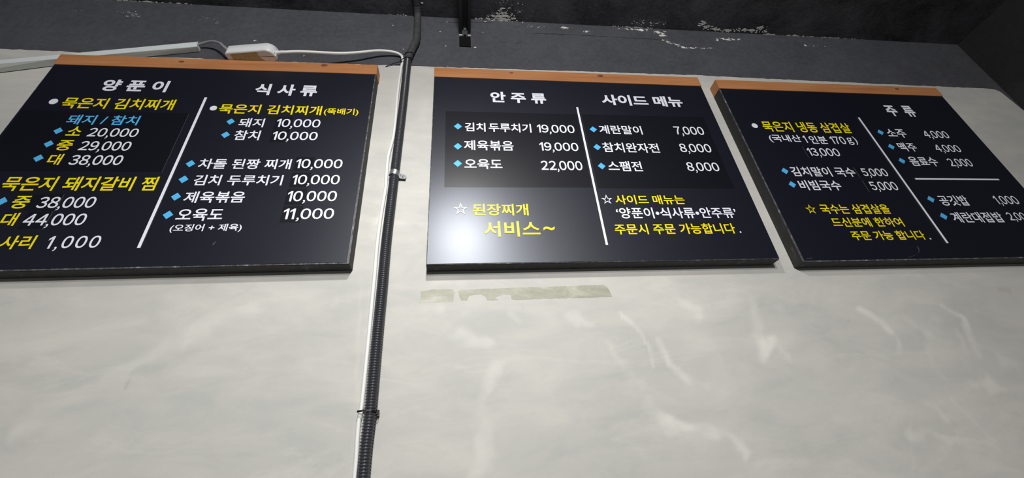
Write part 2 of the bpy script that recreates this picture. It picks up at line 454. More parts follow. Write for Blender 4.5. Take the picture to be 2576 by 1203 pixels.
# flaked paint along the ceiling corner: small thin chips of bare plaster
CHIPS = [
    ('ceil', 0.146, 0.028, 0.0265, 0.008, 60, 0.0042),
    ('ceil', 0.152, 0.022, 0.0135, 0.014, 60, 0.004),
    ('ceil', 0.176, -0.013, 0.045, 0.023, 25, 0.002),
    ('ceil', 0.066, 0.036, 0.0105, 0.0035, 8, 0.004),
    ('wall', 0.142, 3.081, 0.031, 0.004, 14, 0.003),
    ('wall', 0.271, 3.058, 0.0235, 0.005, 10, 0.0025),
    ('wall', 0.396, 3.056, 0.011, 0.004, 10, 0.0045),
    ('wall', 0.48, 3.04, 0.0085, 0.004, 7, 0.004),
    ('ceil', 0.685, 0.043, 0.037, 0.0025, 30, 0.004),
    ('ceil', 0.75, 0.018, 0.041, 0.008, 16, 0.003),
    ('wall', 0.689, 3.07, 0.038, 0.0025, 25, 0.004),
    ('wall', 0.785, 3.057, 0.012, 0.008, 22, 0.0045),
    ('wall', 0.788, 3.036, 0.0085, 0.0055, 10, 0.004),
    ('ceil', 0.955, 0.007, 0.01, 0.005, 16, 0.005),
    ('ceil', 0.987, 0.019, 0.0115, 0.004, 14, 0.005),
    ('ceil', 1.025, 0.027, 0.0135, 0.003, 14, 0.005),
    ('ceil', 1.08, 0.031, 0.021, 0.0025, 18, 0.005),
    ('ceil', 1.145, 0.024, 0.0215, 0.004, 18, 0.005),
    ('ceil', 1.22, 0.017, 0.0105, 0.01, 22, 0.006),
    ('ceil', 1.273, 0.042, 0.012, 0.0025, 14, 0.005),
    ('ceil', 1.39, 0.041, 0.0395, 0.0015, 26, 0.0035),
    ('ceil', 1.576, 0.042, 0.0635, 0.002, 22, 0.003),
    ('wall', 1.067, 3.037, 0.023, 0.0055, 24, 0.0045),
    ('wall', 1.021, 3.028, 0.0045, 0.004, 8, 0.004),
    ('wall', 0.789, 3.008, 0.0065, 0.0025, 7, 0.0034),
    ('wall', 0.802, 2.998, 0.007, 0.002, 7, 0.0034),
    ('wall', 0.816, 2.989, 0.007, 0.002, 7, 0.0034),
    ('wall', 0.831, 2.983, 0.0065, 0.002, 7, 0.0034),
    ('wall', 0.846, 2.974, 0.007, 0.002, 7, 0.0034),
    ('wall', 0.862, 2.967, 0.007, 0.002, 7, 0.0034),
    ('wall', 0.884, 2.966, 0.0065, 0.002, 7, 0.0034),
    ('wall', 0.905, 2.968, 0.007, 0.002, 7, 0.0034),
    ('wall', 0.934, 2.969, 0.007, 0.002, 7, 0.0034),
    ('wall', 0.968, 2.971, 0.007, 0.002, 7, 0.0034),
    ('wall', 1.441, 3.022, 0.0205, 0.004, 8, 0.003),
    ('wall', -1.112, 3.006, 0.0235, 0.009, 16, 0.0014),
    ('wall', -1.091, 2.996, 0.0085, 0.0055, 10, 0.0014),
    ('wall', -1.284, 3.013, 0.0055, 0.0035, 4, 0.0014),
    ('wall', -0.887, 3.001, 0.019, 0.007, 8, 0.0014),
    ('wall', -0.837, 2.984, 0.0035, 0.0035, 4, 0.0018),
    ('wall', -0.251, 3.018, 0.0015, 0.0015, 2, 0.0036),
    ('wall', -0.172, 2.946, 0.0015, 0.002, 2, 0.0036),
    ('wall', -0.149, 2.931, 0.0015, 0.0015, 2, 0.0036),
    ('wall', -0.057, 3.058, 0.0015, 0.002, 2, 0.0036),
    ('wall', -0.078, 2.996, 0.0015, 0.0015, 2, 0.0036),
    ('wall', -0.203, 2.881, 0.0015, 0.0015, 2, 0.0036),
    ('wall', -0.059, 2.908, 0.0015, 0.002, 2, 0.0036),
    ('wall', 0.046, 2.911, 0.001, 0.002, 2, 0.0036),
    ('wall', 0.079, 3.002, 0.001, 0.002, 2, 0.0036),
    ('wall', -0.694, 2.892, 0.0015, 0.002, 2, 0.0036),
    ('wall', -0.048, 2.796, 0.0015, 0.002, 2, 0.0036),
    ('wall', -0.522, 2.822, 0.0015, 0.0015, 2, 0.0036),
    ('ceil', -0.143, -0.013, 0.0015, 0.001, 2, 0.0036),
    ('ceil', -1.12, 0.046, 0.026, 0.002, 16, 0.005),
    ('ceil', -1.231, 0.042, 0.039, 0.0015, 10, 0.005),
    ('ceil', -0.994, 0.048, 0.0335, 0.0015, 10, 0.004),
    ('ceil', -0.238, 0.04, 0.022, 0.003, 8, 0.003)]
def chips(name, plane, label_kind='stuff'):
    bm_ = bmesh.new()
    for (pl, x_, q_, sx, sq, n, size) in CHIPS:
        if pl != plane: continue
        for _ in range(int(n * 1.6)):
            cx = x_ + rng.gauss(0, sx); cq = q_ + rng.gauss(0, sq)
            if plane == 'wall': cq = min(cq, ZC - 0.002)
            else: cq = min(cq, WALL - 0.002)
            s = size * 0.36 * math.exp(rng.gauss(0, 0.55)); k_ = rng.randint(5, 7); a0 = rng.uniform(0, 6.28); st = rng.uniform(0.8, 3.2)
            pts_ = [(cx + s * st * rng.uniform(.35, 1.15) * math.cos(a0 + 6.283 * i / k_), cq + s * rng.uniform(.35, 1.15) * math.sin(a0 + 6.283 * i / k_)) for i in range(k_)]
            th = rng.uniform(0.0002, 0.0006)
            if plane == 'wall':
                a = [bm_.verts.new((u_, WALL - 0.001 - th, min(w_, ZC - 0.001))) for u_, w_ in pts_]
                b = [bm_.verts.new((u_, WALL - 0.0007, min(w_, ZC - 0.001))) for u_, w_ in pts_]
            else:
                a = [bm_.verts.new((u_, min(w_, WALL - 0.001), ZC - 0.0004 - th)) for u_, w_ in pts_]
                b = [bm_.verts.new((u_, min(w_, WALL - 0.001), ZC + 0.0002)) for u_, w_ in pts_]
            fs = [bm_.faces.new(a)] + [bm_.faces.new((a[i], b[i], b[(i + 1) % k_], a[(i + 1) % k_])) for i in range(k_)]
            bmesh.ops.recalc_face_normals(bm_, faces=fs)
    return bm_
o = link_mesh('plaster_chips', chips('x', 'wall'), M_CHIP, wall); tag(o, 'bare white chips in the black paint', kind='stuff')
o = link_mesh('plaster_chips', chips('x', 'ceil'), M_CHIP, bpy.data.objects['ceiling']); tag(o, 'bare white chips in the black paint', kind='stuff')
# hairline cracks in the black plaster
def ribbon(bm_, pts_, w_, plane, jit=0.0015):
    P_ = catmull([(a_, 0, b_) for a_, b_ in pts_], 0.012)
    prev = None
    for p_ in P_:
        ww = w_ * rng.uniform(0.3, 1.2); j = rng.uniform(-jit, jit)
        if plane == 'wall': cur = [bm_.verts.new((p_.x, WALL - 0.0011, p_.z + j - ww)), bm_.verts.new((p_.x, WALL - 0.0011, p_.z + j + ww))]
        else: cur = [bm_.verts.new((p_.x + j - ww, p_.z, ZC - 0.0006)), bm_.verts.new((p_.x + j + ww, p_.z, ZC - 0.0006))]
        if prev: bm_.faces.new((prev[0], cur[0], cur[1], prev[1]))
        prev = cur
CRACKS = [
    ('wall', [(0.267, 3.012), (0.359, 3.013), (0.484, 3.014), (0.611, 3.012), (0.708, 3.012), (0.781, 3.01)], 0.0016),
    ('wall', [(0.201, 2.943), (0.22, 2.959)], 0.001),
    ('wall', [(0.135, 2.948), (0.164, 2.948)], 0.001),
    ('wall', [(-0.09, 3.052), (0.118, 3.066)], 0.0008),
    ('ceil', [(0.193, 0.035), (0.19, -0.007), (0.187, -0.072)], 0.0012)]
bm = bmesh.new()
for pl, pts, w in CRACKS:
    if pl == 'wall': ribbon(bm, pts, w, pl)
link_mesh('plaster_crack', bm, M_CRACK, wall)
bm = bmesh.new()
for pl, pts, w in CRACKS:
    if pl == 'ceil': ribbon(bm, pts, w, pl, 0.0004)
link_mesh('concrete_seam', bm, M_CRACK, bpy.data.objects['ceiling'])

# ------------------------------------------------------------------ old tape residue on the wall
TAPE = [
    ((-0.106, 1.931), (-0.102, 1.941), (-0.104, 1.961), (-0.078, 1.964), (-0.028, 1.964), (-0.021, 1.954), (-0.025, 1.95), (-0.026, 1.932), (-0.063, 1.931)),
    ((-0.015, 1.958), (-0.01, 1.962), (0.128, 1.964), (0.247, 1.965), (0.318, 1.966), (0.347, 1.966), (0.356, 1.958), (0.361, 1.946), (0.364, 1.933), (0.223, 1.933), (0.125, 1.932), (0.114, 1.935), (0.112, 1.945), (0.096, 1.947), (0.073, 1.94), (0.082, 1.932), (0.054, 1.932), (0.051, 1.942), (0.04, 1.949), (0.012, 1.946), (0.007, 1.933), (-0.007, 1.933))]
bm = bmesh.new()
for poly in TAPE:
    pts = []
    n = len(poly)
    for i in range(n):
        a, b = Vector(poly[i]), Vector(poly[(i + 1) % n])
        m_ = max(1, int((b - a).length / 0.006))
        for j in range(m_):
            p_ = a.lerp(b, j / m_)
            pts.append((p_.x + rng.gauss(0, 0.0004), p_.y + rng.gauss(0, 0.0004)))
    add_prism(bm, pts, WALL - 0.00015, WALL + 0.0001)
o = link_mesh('tape_residue', bm, M_TAPE)
tag(o, 'long strip of old yellowish tape residue on the plaster below the middle menu board', 'tape residue')

# ------------------------------------------------------------------ menu boards
BOARDS = [
    (-0.7208, 2.3751, 0.9052, 0.7201, 0.0072),
    (0.3672, 2.3746, 0.9136, 0.7257, 0.00062),
    (1.3337, 2.3658, 0.8927, 0.7271, 0.00025)]
TEXTS = [
    (0, 'h', '양 푼 이', 'W', 'b', -0.2913, -0.1207, 0.2059, 0.2549),
    (0, 'a1', '묵은지 김치찌개', 'Y', 'r', -0.3599, -0.0804, 0.1332, 0.1764),
    (0, 'a2', '돼지 / 참치', 'C', 'r', -0.3206, -0.1484, 0.073, 0.1096),
    (0, 'a3', '소', 'Y', 'r', -0.3019, -0.2689, 0.0325, 0.0657),
    (0, 'a3', '20,000', 'W', 'n', -0.2524, -0.1338, 0.0301, 0.0614),
    (0, 'a4', '중', 'Y', 'r', -0.3058, -0.2699, -0.0192, 0.0166),
    (0, 'a4', '29,000', 'W', 'n', -0.2528, -0.1344, -0.0183, 0.014),
    (0, 'a5', '대', 'Y', 'r', -0.3035, -0.2743, -0.0668, -0.0309),
    (0, 'a5', '38,000', 'W', 'n', -0.2548, -0.1361, -0.0667, -0.0338),
    (0, 'a6', '묵은지 돼지갈비 찜', 'Y', 'r', -0.3654, -0.0316, -0.1477, -0.1039),
    (0, 'a7', '중', 'Y', 'r', -0.3194, -0.2837, -0.1989, -0.1624),
    (0, 'a7', '38,000', 'W', 'n', -0.266, -0.1455, -0.1979, -0.1655),
    (0, 'a8', '대', 'Y', 'r', -0.317, -0.2868, -0.2463, -0.2108),
    (0, 'a8', '44,000', 'W', 'n', -0.272, -0.1461, -0.2468, -0.2139),
    (0, 'a9', '사리', 'Y', 'r', -0.2897, -0.224, -0.3076, -0.2725),
    (0, 'a9', '1,000', 'W', 'nw', -0.1978, -0.0925, -0.3074, -0.2751),
    (0, 'h', '식 사 류', 'W', 'b', 0.1147, 0.2896, 0.2046, 0.254),
    (0, 'b1', '묵은지 김치찌개', 'Y', 'r', 0.039, 0.3154, 0.125, 0.1638),
    (0, 'b1', '(뚝배기)', 'Y', 'r', 0.3223, 0.4186, 0.1251, 0.1555),
    (0, 'b2', '돼지', 'W', 'r', 0.1046, 0.1702, 0.0733, 0.1077),
    (0, 'b2', '10,000', 'W', 'n', 0.203, 0.3198, 0.0758, 0.1081),
    (0, 'b3', '참치', 'W', 'r', 0.1044, 0.1698, 0.0242, 0.0609),
    (0, 'b3', '10,000', 'W', 'n', 0.2024, 0.3202, 0.0269, 0.0585),
    (0, 'b4', '차돌 된짱 찌개', 'W', 'r', 0.0446, 0.2697, -0.0776, -0.043),
    (0, 'b4', '10,000', 'W', 'n', 0.2819, 0.3996, -0.0734, -0.042),
    (0, 'b5', '김치 두루치기', 'W', 'r', 0.0491, 0.2594, -0.1312, -0.0973),
    (0, 'b5', '10,000', 'W', 'n', 0.2826, 0.3998, -0.1278, -0.0961),
    (0, 'b6', '제육볶음', 'W', 'r', 0.043, 0.1816, -0.185, -0.1501),
    (0, 'b6', '10,000', 'W', 'n', 0.2811, 0.3999, -0.1818, -0.149),
    (0, 'b7', '오육도', 'W', 'r', 0.043, 0.1452, -0.2377, -0.2021),
    (0, 'b7', '11,000', 'W', 'n', 0.2818, 0.4004, -0.2354, -0.2037),
    (0, 'b8', '(오징어 + 제육)', 'W', 'r', 0.0403, 0.1962, -0.2703, -0.2468),
    (1, 'h', '안 주 류', 'W', 'b', -0.2793, -0.1016, 0.2042, 0.2539),
    (1, 'a1', '김치 두루치기', 'W', 't', -0.361, -0.1618, 0.0765, 0.113),
    (1, 'a1', '19,000', 'W', 'n', -0.1438, -0.0283, 0.0778, 0.1113),
    (1, 'a2', '제육볶음', 'W', 'r', -0.3639, -0.2208, 0.0024, 0.0408),
    (1, 'a2', '19,000', 'W', 'n', -0.1438, -0.0276, 0.0048, 0.0377),
    (1, 'a3', '오육도', 'W', 'r', -0.3632, -0.2578, -0.0672, -0.0312),
    (1, 'a3', '22,000', 'W', 'n', -0.1476, -0.0271, -0.0686, -0.0341),
    (1, 'a4', '된장찌개', 'Y', 'r', -0.3439, -0.1977, -0.2235, -0.186),
    (1, 'a5', '서비스', 'Y', 'r', -0.3163, -0.1729, -0.2881, -0.2411),
    (1, 'a5', '~', 'Y', 'r', -0.1638, -0.134, -0.2699, -0.2578),
    (1, 'h', '사이드 메뉴', 'W', 'b', 0.0823, 0.3607, 0.2074, 0.2574),
    (1, 'b1', '계란말이', 'W', 'r', 0.0497, 0.1875, 0.0777, 0.1149),
    (1, 'b1', '7,000', 'W', 'n', 0.2946, 0.3932, 0.0816, 0.1171),
    (1, 'b2', '참치완자전', 'W', 'r', 0.0467, 0.2236, 0.0026, 0.0417),
    (1, 'b2', '8,000', 'W', 'n', 0.291, 0.3928, 0.0074, 0.0425),
    (1, 'b3', '스팸전', 'W', 'r', 0.0493, 0.152, -0.0701, -0.0323),
    (1, 'b3', '8,000', 'W', 'n', 0.2912, 0.3929, -0.067, -0.0329),
    (1, 'b4', '사이드 매뉴는', 'Y', 'r', 0.0461, 0.2472, -0.1877, -0.1561),
    (1, 'b5', '‘양푼이•식사류•안주류’', 'W', 'r', 0.0406, 0.3868, -0.2344, -0.1983),
    (1, 'b6', '주문시 주문 가능합니다', 'Y', 'r', 0.0253, 0.3633, -0.2845, -0.2514),
    (1, 'b6', '.', 'W', 'r', 0.3732, 0.3782, -0.2827, -0.2775),
    (2, 'a1', '묵은지 냉동 삼겹살', 'Y', 'r', -0.3585, -0.0397, 0.1124, 0.1603),
    (2, 'a2', '(국내산', 'W', 'r', -0.3582, -0.2468, 0.0636, 0.0994),
    (2, 'a2', '1', 'W', 'n', -0.2369, -0.2277, 0.0652, 0.0975),
    (2, 'a2', '인분', 'W', 'r', -0.2166, -0.155, 0.0621, 0.0978),
    (2, 'a2', '170', 'W', 'n', -0.1406, -0.0888, 0.0623, 0.0965),
    (2, 'a2', 'ｇ)', 'W', 'r', -0.0804, -0.0458, 0.0599, 0.0978),
    (2, 'a3', '13,000', 'W', 'n', -0.2485, -0.1386, 0.0095, 0.0428),
    (2, 'a4', '김치말이 국수', 'W', 'r', -0.3438, -0.1278, -0.0745, -0.0365),
    (2, 'a4', '5,000', 'W', 'n', -0.1033, -0.0153, -0.0711, -0.0397),
    (2, 'a5', '비빔국수', 'W', 'r', -0.3409, -0.2043, -0.1272, -0.0892),
    (2, 'a5', '5,000', 'W', 'n', -0.1054, -0.0134, -0.1257, -0.0928),
    (2, 'a6', '국수는 삼겹살을', 'Y', 'r', -0.3148, -0.0926, -0.2124, -0.1782),
    (2, 'a7', '드신분에 한하여', 'Y', 'r', -0.3018, -0.0766, -0.2569, -0.2252),
    (2, 'a8', '주문 가능 합니다', 'Y', 'r', -0.2646, -0.0347, -0.3009, -0.27),
    (2, 'a8', '.', 'W', 'r', -0.0254, -0.02, -0.3007, -0.2954),
    (2, 'h', '주  류', 'W', 'b', 0.1535, 0.2666, 0.2019, 0.258),
    (2, 'b1', '소주', 'W', 'r', 0.0885, 0.1615, 0.0979, 0.1371),
    (2, 'b1', '4,000', 'W', 'n', 0.2298, 0.3247, 0.0996, 0.1332),
    (2, 'b2', '맥주', 'W', 'r', 0.0944, 0.1604, 0.0358, 0.0744),
    (2, 'b2', '4,000', 'W', 'n', 0.2306, 0.3253, 0.0358, 0.0684),
    (2, 'b3', '음료수', 'W', 'r', 0.0958, 0.1978, -0.0271, 0.0123),
    (2, 'b3', '2,000', 'W', 'n', 0.2385, 0.3244, -0.0264, 0.0068),
    (2, 'b4', '공깃밥', 'W', 'r', 0.0979, 0.1974, -0.1833, -0.1449),
    (2, 'b4', '1,000', 'W', 'n', 0.2956, 0.3781, -0.1779, -0.1455),
    (2, 'b5', '계란대접밥', 'W', 'r', 0.0983, 0.2726, -0.2446, -0.2074),
    (2, 'b5', '2,000', 'W', 'n', 0.2934, 0.3762, -0.2377, -0.2088)]
MARKS = [
    (0, 'a1', 'o', -0.3835, 0.1585, 0.0208),
    (0, 'a3', 'd', -0.3245, 0.0491, 0.0223),
    (0, 'a4', 'd', -0.3258, 0.0029, 0.0227),
    (0, 'a5', 'd', -0.3272, -0.0453, 0.023),
    (0, 'a7', 'd', -0.342, -0.1776, 0.0228),
    (0, 'a8', 'd', -0.338, -0.2286, 0.0235),
    (0, 'b1', 'o', 0.0233, 0.1456, 0.0187),
    (0, 'b2', 'd', 0.0818, 0.0938, 0.0223),
    (0, 'b3', 'd', 0.0818, 0.0432, 0.0228),
    (0, 'b4', 'd', 0.0251, -0.0603, 0.0225),
    (0, 'b5', 'd', 0.0244, -0.1118, 0.0229),
    (0, 'b6', 'd', 0.0241, -0.1659, 0.0227),
    (0, 'b7', 'd', 0.0234, -0.2196, 0.023),
    (1, 'a1', 'd', -0.3809, 0.0959, 0.0239),
    (1, 'a2', 'd', -0.3813, 0.0162, 0.0237),
    (1, 'a3', 'd', -0.3817, -0.048, 0.0236),
    (1, 'a4', 's', -0.3745, -0.2018, 0.0369),
    (1, 'b1', 'd', 0.0313, 0.0956, 0.0235),
    (1, 'b2', 'd', 0.0304, 0.0222, 0.0234),
    (1, 'b3', 'd', 0.0305, -0.0516, 0.0233),
    (1, 'b4', 's', 0.023, -0.1709, 0.0317),
    (2, 'a1', 'o', -0.3855, 0.138, 0.0205),
    (2, 'a4', 'd', -0.3632, -0.0536, 0.0233),
    (2, 'a5', 'd', -0.3623, -0.1057, 0.0235),
    (2, 'a6', 'y', -0.3456, -0.1952, 0.0324),
    (2, 'b1', 'd', 0.0669, 0.1211, 0.0233),
    (2, 'b2', 'd', 0.068, 0.0554, 0.0233),
    (2, 'b3', 'd', 0.0693, -0.0059, 0.0234),
    (2, 'b4', 'd', 0.0724, -0.1591, 0.0236),
    (2, 'b5', 'd', 0.0735, -0.2217, 0.0236)]
RECTS = [
    (0, 'divider_line', -0.0118, -0.005, -0.3095, 0.1885),
    (1, 'divider_line', -0.0077, -0.0015, -0.315, 0.1925),
    (2, 'divider_line', 0.0199, 0.0261, -0.3129, 0.1904),
    (2, 'divider_line', 0.0701, 0.3758, -0.0833, -0.0773),
    (0, 'price_sticker', -0.4418, -0.0334, -0.0888, 0.1229),
    (0, 'price_sticker', -0.2854, -0.2224, -0.2055, -0.1574),
    (0, 'price_sticker', -0.2746, -0.2244, -0.2566, -0.2076),
    (0, 'price_sticker', 0.1988, 0.2451, 0.0675, 0.1156),
    (0, 'price_sticker', 0.198, 0.2448, 0.018, 0.066),
    (0, 'price_sticker', 0.2777, 0.3262, -0.0815, -0.0347),
    (0, 'price_sticker', 0.2785, 0.327, -0.1371, -0.0887),
    (0, 'price_sticker', 0.2772, 0.3255, -0.192, -0.1415),
    (0, 'price_sticker', 0.2769, 0.3252, -0.2442, -0.1959),
    (1, 'price_sticker', -0.4173, -0.0119, -0.1298, 0.16),
    (1, 'price_sticker', 0.0039, 0.4126, -0.132, 0.1617),
    (2, 'price_sticker', -0.2561, -0.2176, 0.0028, 0.0494),
    (2, 'price_sticker', -0.12, -0.0842, -0.0769, -0.0354),
    (2, 'price_sticker', -0.1195, -0.0839, -0.1313, -0.0872)]
SCUFFS = [(2, [(-0.0791, -0.3218), (-0.084, -0.337), (-0.1011, -0.348), (-0.1319, -0.3575)], 0.0011), (0, [(0.1451, -0.3038), (0.147, -0.2985), (0.1487, -0.2953)], 0.0012), (2, [(-0.4353, -0.3547), (-0.4256, -0.3537), (-0.4158, -0.3526)], 0.0008)]
M_SCUFF = new_mat('pale_scuff', (0.16, 0.16, 0.17), 0.6)
OFFS = {'r': 0.017, 't': 0.020, 'b': 0.034, 'n': 0.016}
glyph_cache = {}
def outline(txt, style):
    """flat outline of a string as (vertices, faces)"""
    c_ = bpy.data.curves.new('lettering', 'FONT')
    c_.body = txt
    c_.size = 1.0
    c_.resolution_u = 4
    c_.offset = OFFS[style]
    if style == 't': c_.space_word = 0.45
    o_ = bpy.data.objects.new('lettering', c_)
    C.objects.link(o_)
    bpy.context.view_layer.update()
    dg = bpy.context.evaluated_depsgraph_get()
    me_ = bpy.data.meshes.new_from_object(o_.evaluated_get(dg))
    vs = [tuple(v.co[:2]) for v in me_.vertices]
    fs = [tuple(p_.vertices) for p_ in me_.polygons]
    bpy.data.objects.remove(o_); bpy.data.meshes.remove(me_); bpy.data.curves.remove(c_)
    return vs, fs
def span(vs): return (min(v[0] for v in vs), max(v[0] for v in vs), min(v[1] for v in vs), max(v[1] for v in vs))
def figure(ch):
    if ch == '1':
        z = span(figure('0')[0]); h_ = z[3] - z[2]; sw = 0.160 * h_; w_ = 0.36 * h_
        p_ = [(0, .80), (0, .63), (w_ - sw, .79), (w_ - sw, 0), (w_, 0), (w_, 1.0), (w_ - .78 * sw, 1.0)]
        return [(a, z[2] + (b * h_ if isinstance(b, float) else b)) for a, b in p_], [(0, 1, 2, 6), (2, 3, 4, 5, 6)]
    if ('fig', ch) not in glyph_cache:
        glyph_cache[('fig', ch)] = outline(chr(0xFF10 + int(ch)) if ch.isdigit() else chr(0xFF0C), 'n')
    return glyph_cache[('fig', ch)]
def glyphs(s, style):
    """flat outline of a string and its ink box"""
    key = (s, style)
    if key in glyph_cache: return glyph_cache[key]
    if style in ('n', 'nw'):
        wide = 0.17 if style == 'nw' else 0.0
        z = span(figure('0')[0]); zw, zh = z[1] - z[0], z[3] - z[2]
        vs, fs, x_ = [], [], 0.0
        for i, ch in enumerate(s):
            gv, gf = figure(ch); g = span(gv); n0 = len(vs)
            if ch == ',':
                k_ = 0.25 / (g[1] - g[0]); kz = 0.36 / (g[3] - g[2])
                vs += [(x_ + (vx - g[0]) * k_, -0.215 + (vy - g[2]) * kz) for vx, vy in gv]; w_ = 0.25; gap = 0.07
            else:
                k_ = 0.92 / zw
                vs += [(x_ + (vx - g[0]) * k_, (vy - z[2]) / zh) for vx, vy in gv]; w_ = (g[1] - g[0]) * k_
                gap = (0.18 if ch == '1' else 0.07) if s[i + 1:i + 2] == ',' else 0.11
            fs += [tuple(n0 + j for j in f_) for f_ in gf]
            x_ += w_ + gap + wide
        b_ = span(vs)
        box = (b_[0], b_[1], 0.0, 1.0)
    else:
        vs, fs = outline(s, style)
        box = span(vs)
    glyph_cache[key] = (vs, fs, box)
    return glyph_cache[key]
Y_FACE = 0.0
Y_LET = -0.0010
def add_text(bm_, s, style, x0, x1, z0, z1, mat):
    vs, fs, (a0, a1, b0, b1) = glyphs(s, style)
    sx = (x1 - x0) / (a1 - a0); sz = (z1 - z0) / (b1 - b0)
    nv = [bm_.verts.new((x0 + (vx - a0) * sx, Y_LET, z0 + (vy - b0) * sz)) for vx, vy in vs]
    for f_ in fs:
        try: fc = bm_.faces.new([nv[i] for i in f_])
        except ValueError: continue
        fc.material_index = mat
        fc.normal_update()
        if fc.normal.y > 0: fc.normal_flip()
def add_mark(bm_, kind, cx, cz, w, mats):
    y0, y1 = Y_LET, Y_LET + 0.0006
    if kind == 'd':
        add_prism(bm_, [(cx - w / 2, cz), (cx, cz - w * 0.535), (cx + w / 2, cz), (cx, cz + w * 0.535)], y0, y1, mats.index('C'))
    elif kind == 'o':
        add_prism(bm_, [(cx + w / 2 * math.cos(a * math.pi / 16), cz + w / 2 * 1.03 * math.sin(a * math.pi / 16)) for a in range(32)], y0, y1, mats.index('W'))
    else:
        R0 = w * 0.525
        def star(r): return [(cx + (r if i % 2 == 0 else r * 0.385) * math.sin(i * math.pi / 5), cz - w * 0.03 + (r if i % 2 == 0 else r * 0.385) * math.cos(i * math.pi / 5) * 1.05) for i in range(10)]
        o_, i_ = star(R0), star(R0 * 0.62)
        ov = [bm_.verts.new((a, y0, b)) for a, b in o_]; iv = [bm_.verts.new((a, y0, b)) for a, b in i_]
        for j in range(10):
            fc = bm_.faces.new((ov[j], iv[j], iv[(j + 1) % 10], ov[(j + 1) % 10]))
            fc.material_index = mats.index('Y' if kind == 'y' else 'W')
            fc.normal_update()
            if fc.normal.y > 0: fc.normal_flip()
LABELS = ['large black menu board with an orange wood top rail, left of the corrugated black conduit',
          'black menu board with a bright lamp reflection in its lower corner, right of the conduit',
          'black menu board beside the dark corner wall, with one short horizontal white line']
KNOTS = [[(-0.12, 0.006, 0.0045), (0.292, 0.011, 0.006)], [(0.10, 0.010, 0.0065), (-0.205, 0.009, 0.004)], [(0.27, 0.008, 0.005)]]
for bi, (bx, bz, bw, bh, rot) in enumerate(BOARDS):
    root = thing('menu_board', LABELS[bi], 'menu board', (bx, 0, bz), -rot, 'menu boards on the plaster wall')
    hw, hh = bw / 2, bh / 2
    RAIL = 0.0455
    zr = hh - RAIL
    # carcass behind the face
    bm = bmesh.new()
    add_box(bm, -hw, hw, 0.004, WALL - 0.0005, -hh, zr - 0.0004, 0.0012)
    link_mesh('backing_frame', bm, M_EDGE, root)
    # worn rim around the face, then the face itself
    bm = bmesh.new()
    add_box(bm, -hw + 0.0006, hw - 0.0006, 0.0012, 0.0042, -hh + 0.0006, zr - 0.0006, 0.0008)
    link_mesh('face_rim', bm, M_RIM, root)
    ins = 0.0035 if bi != 1 else 0.0018
    bm = bmesh.new()
    add_box(bm, -hw + ins, hw - ins, Y_FACE, 0.0016, -hh + ins, zr - 0.001, 0.0005)
    link_mesh('front_panel', bm, M_PANEL, root)
    # wooden rail on top
    bm = bmesh.new()
    add_box(bm, -hw, hw + (0.002 if bi == 0 else 0), -0.0015, WALL - 0.0005, zr, hh, 0.0018)
    for kx, kz, kr in KNOTS[bi]:
        pts = [(kx + kr * 1.7 * math.cos(a * math.pi / 8) * (1 + .12 * math.sin(3 * a)), zr + RAIL * 0.5 + kz + kr * math.sin(a * math.pi / 8)) for a in range(16)]
        add_prism(bm, pts, -0.0017, -0.0010, 1)
    link_mesh('wood_rail', bm, [M_WOOD, M_KNOT], root)
    # stickers and painted lines
    for (b, nm, x0, x1, z0, z1) in RECTS:
        if b != bi: continue
        bm = bmesh.new()
        if nm == 'divider_line':
            add_box(bm, x0, x1, Y_LET, Y_LET + 0.0006, z0, z1)
            link_mesh('divider_line', bm, M_LET['W'], root)
        else:
            add_box(bm, x0, x1, -0.0006, 0.0002, z0, z1)
            bm.normal_update()
            for f_ in bm.faces: f_.material_index = 0 if f_.normal.y < -0.5 else 1
            o = link_mesh('price_sticker', bm, [M_STICK, M_STICKE], root)
            if x1 - x0 > 0.2: o.name = 'menu_sticker'
    for sb, pts, w_ in SCUFFS:
        if sb != bi: continue
        bm = bmesh.new()
        P_ = catmull([(a_, 0, c_) for a_, c_ in pts], 0.003)
        prev = None
        for p_ in P_:
            ww = w_ * rng.uniform(0.4, 1.2)
            cur = [bm.verts.new((p_.x - ww, -0.0002, p_.z - ww * 0.5)), bm.verts.new((p_.x + ww, -0.0002, p_.z + ww * 0.5))]
            if prev:
                fc = bm.faces.new((prev[0], cur[0], cur[1], prev[1])); fc.normal_update()
                if fc.normal.y > 0: fc.normal_flip()
            prev = cur
        o = link_mesh('scuff_mark', bm, M_SCUFF, root); tag(o, 'pale scuff on the black face')
    mats = ['W', 'Y', 'C']
    look = {'W': 'white', 'Y': 'yellow', 'C': 'sky blue'}
    for (b, ln, txt, col, style, x0, x1, z0, z1) in TEXTS:
        if b != bi: continue
        bm = bmesh.new()
        add_text(bm, txt, style, x0, x1, z0, z1, 0)
        name = 'heading' if ln == 'h' else 'price' if style in ('n', 'nw') else 'menu_wording'
        o = link_mesh(name, bm, M_LET[col], root)
        tag(o, look[col] + ' ' + ('heading' if ln == 'h' else 'price' if style in ('n', 'nw') else 'lettering'))
    for (b, ln, kd, cx, cz, w) in MARKS:
        if b != bi: continue
        bm = bmesh.new()
        add_mark(bm, kd, cx, cz, w, mats)
        o = link_mesh({'d': 'bullet_diamond', 'o': 'bullet_dot'}.get(kd, 'star_mark'), bm, [M_LET[q_] for q_ in mats], root)
        tag(o, {'d': 'sky blue diamond bullet', 'o': 'white round bullet', 's': 'white outline star', 'y': 'yellow outline star'}[kd])

